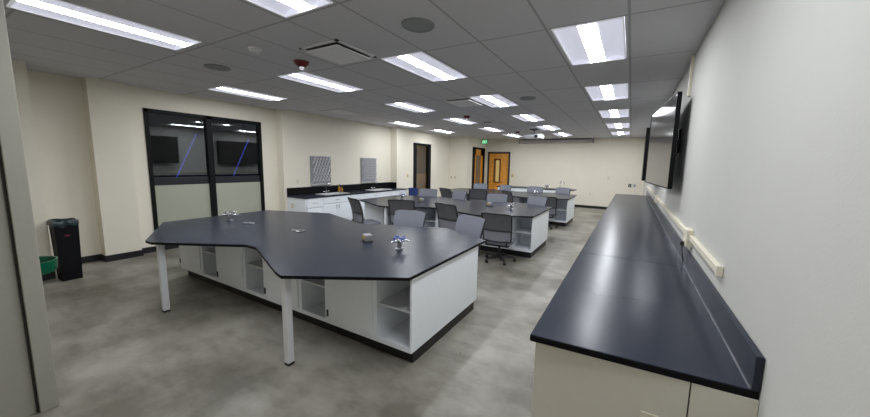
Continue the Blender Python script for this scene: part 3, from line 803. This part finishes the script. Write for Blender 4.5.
# ------------------------------------------------------------------ front teaching bench
t = thing('teaching_bench', 'low white bench with black top and faucet before the far wall', 'bench', (-3.45, 13.0, 0))
MB().box(-1.55, 1.60, 0, .75, .88, .91, .004).build('bench_top', M['resin'], t)
MB().box(-1.50, 1.38, .04, .72, .1, .88).build('body', M['white'], t)
MB().box(-1.46, 1.34, .08, .68, 0, .1).build('kick_plate', M['base_black'], t)
for k in range(4): MB().box(-1.49 + .72 * k, -.79 + .72 * k, .022, .04, .12, .865, .002).build('front_panel', M['white'], t)
f2 = dup(fc, (-2.45, 13.45, .91), 0, 'chrome gooseneck faucet on the far teaching bench', 'chrome faucets')
t2 = dup(tur, (-2.92, 13.2, .91), .2, 'small dark tap on the far teaching bench, left of its faucet', 'gas turrets on the islands')

# ------------------------------------------------------------------ bins and eyewash
t = thing('trash_bin', 'tall black trash bin with dark bag liner by the left wall', 'bin', (-7.12, 1.268, 0))
def frus(w0, d0, w1, d1, z0, z1, th=None):
    mb = MB(); bm = mb.bm
    A = [bm.verts.new((sx * d0 / 2, sy * w0 / 2, z0)) for sx, sy in ((-1, -1), (1, -1), (1, 1), (-1, 1))]
    B = [bm.verts.new((sx * d1 / 2, sy * w1 / 2, z1)) for sx, sy in ((-1, -1), (1, -1), (1, 1), (-1, 1))]
    bm.faces.new(A[::-1])
    for k in range(4): bm.faces.new((A[k], A[(k + 1) % 4], B[(k + 1) % 4], B[k]))
    if th:
        Ci = [bm.verts.new((sx * (d1 / 2 - th), sy * (w1 / 2 - th), z1)) for sx, sy in ((-1, -1), (1, -1), (1, 1), (-1, 1))]
        Di = [bm.verts.new((sx * (d0 / 2 - th), sy * (w0 / 2 - th), z0 + .1)) for sx, sy in ((-1, -1), (1, -1), (1, 1), (-1, 1))]
        for k in range(4):
            j = (k + 1) % 4; bm.faces.new((B[k], B[j], Ci[j], Ci[k])); bm.faces.new((Ci[k], Ci[j], Di[j], Di[k]))
        bm.faces.new(Di)
    bmesh.ops.recalc_face_normals(bm, faces=bm.faces)
    bmesh.ops.bevel(bm, geom=bm.edges[:], offset=.006, segments=2, affect='EDGES')
    return mb
frus(.20, .24, .235, .29, 0, .865, .008).build('bin_body', M['bin'], t)
lb = MB(); bm = lb.bm; N = 48; rings = []
for (z, off) in ((.80, .006), (.825, .009), (.87, .007), (.881, .0), (.865, -.018), (.765, -.02)):
    rg = []
    for k in range(N):
        a = 2 * PI * k / N; c, s = math.cos(a), math.sin(a)
        m_ = max(abs(c), abs(s)) ** .9; wob = .006 * math.sin(7 * a + z * 30) + .004 * math.sin(13 * a)
        zz = z + (.012 * math.sin(5 * a) + .008 * math.sin(9 * a + 1) if z < .81 and off > 0 else .006 * math.sin(4 * a))
        rg.append(bm.verts.new((c / m_ * (.145 + off + wob), s / m_ * (.1175 + off + wob), zz)))
    rings.append(rg)
for i in range(len(rings) - 1):
    for k in range(N): bm.faces.new((rings[i][k], rings[i][(k + 1) % N], rings[i + 1][(k + 1) % N], rings[i + 1][k]))
lb.build('bag_liner', M['bag'], t, True)
MB().box(.145, .149, -.03, .02, .655, .675).build('red_badge', M['red_mark'], t)
t = thing('recycling_bin', 'blue recycling bin standing by the far end of the left counter', 'bin', (-6.88, 9.55, 0))
frus(.15, .26, .175, .32, 0, .90, .008).build('bin_body', M['bluebin'], t)
MB().box(-.165, .165, -.093, -.08, .87, .905, .004).box(-.165, .165, .08, .093, .87, .905, .004).box(-.165, -.15, -.09, .09, .87, .905, .004).box(.15, .165, -.09, .09, .87, .905, .004).build('rim', M['bluebin'], t)
# eyewash bowl on the back of the partition
t = thing('eyewash_bowl', 'green plastic eyewash bowl jutting out behind the grey partition at left', 'eyewash', (-4.0, .50, .885))
MB().lathe([(0, 0), (.115, .0), (.14, .008), (.152, .03), (.156, .09), (.159, .105), (.149, .105), (.145, .09), (.135, .03), (0, .02)], 32).build('bowl', M['green'], t, True)
MB().cyl((.14, -.02, .06), (.318, -.02, .06), .018).box(.30, .318, -.06, .02, .03, .09, .003).build('wall_arm', M['turret'], t)
for s in (-1, 1): MB().cyl((0, s * .05, .02), (0, s * .05, .085), .014).cyl((0, s * .05, .085), (0, s * .05, .10), .022).build('spray_head', M['green'], t, True)

# ------------------------------------------------------------------ unseen lamps added to light the walls beyond the glass
def lamp(name, loc, power, col, size, rot=(0, 0, 0)):
    l = bpy.data.lights.new(name, 'AREA'); l.energy = power; l.color = col; l.size = size
    o = bpy.data.objects.new(name, l); C.objects.link(o); o.location = loc; o.rotation_euler = rot; return o
lamp('added_corridor_lamp', (-8.0, 11.6, 2.9), 22, (1, .85, .65), .6)
lamp('added_corridor_lamp_far', (-7.0, 14.5, 2.9), 30, (1, .8, .5), .6)

wd = bpy.data.worlds.new('night'); bpy.context.scene.world = wd; wd.use_nodes = True
bg = wd.node_tree.nodes.get('Background') or wd.node_tree.nodes.new('ShaderNodeBackground')
bg.inputs[0].default_value = (.01, .012, .018, 1); bg.inputs[1].default_value = .3

# ------------------------------------------------------------------ camera
f_px, yaw, pitch, roll, cx, cy = 321.05, .5078, .1242, .0228, 450.48, 204.0
cam = bpy.data.cameras.new('camera'); co = bpy.data.objects.new('camera', cam); C.objects.link(co)
cam.sensor_fit = 'HORIZONTAL'; cam.sensor_width = 36; cam.lens = f_px / 870 * 36
cam.shift_x = (435 - cx) / 870; cam.shift_y = (cy - 208.5) / 870
cam.clip_start = .02
cyw, syw = math.cos(yaw), math.sin(yaw)
fw = Vector((-syw * math.cos(pitch), cyw * math.cos(pitch), -math.sin(pitch)))
rt = Vector((cyw, syw, 0)); up = rt.cross(fw)
c, s = math.cos(roll), math.sin(roll)
r2, u2 = c * rt + s * up, -s * rt + c * up
mt = Matrix((r2, u2, -fw)).transposed().to_4x4(); mt.translation = (0, 0, EYE)
co.matrix_world = mt
bpy.context.scene.camera = co
sc = bpy.context.scene
sc.view_settings.view_transform = 'Standard'
sc.view_settings.look = 'None'
sc.view_settings.exposure = 0.0
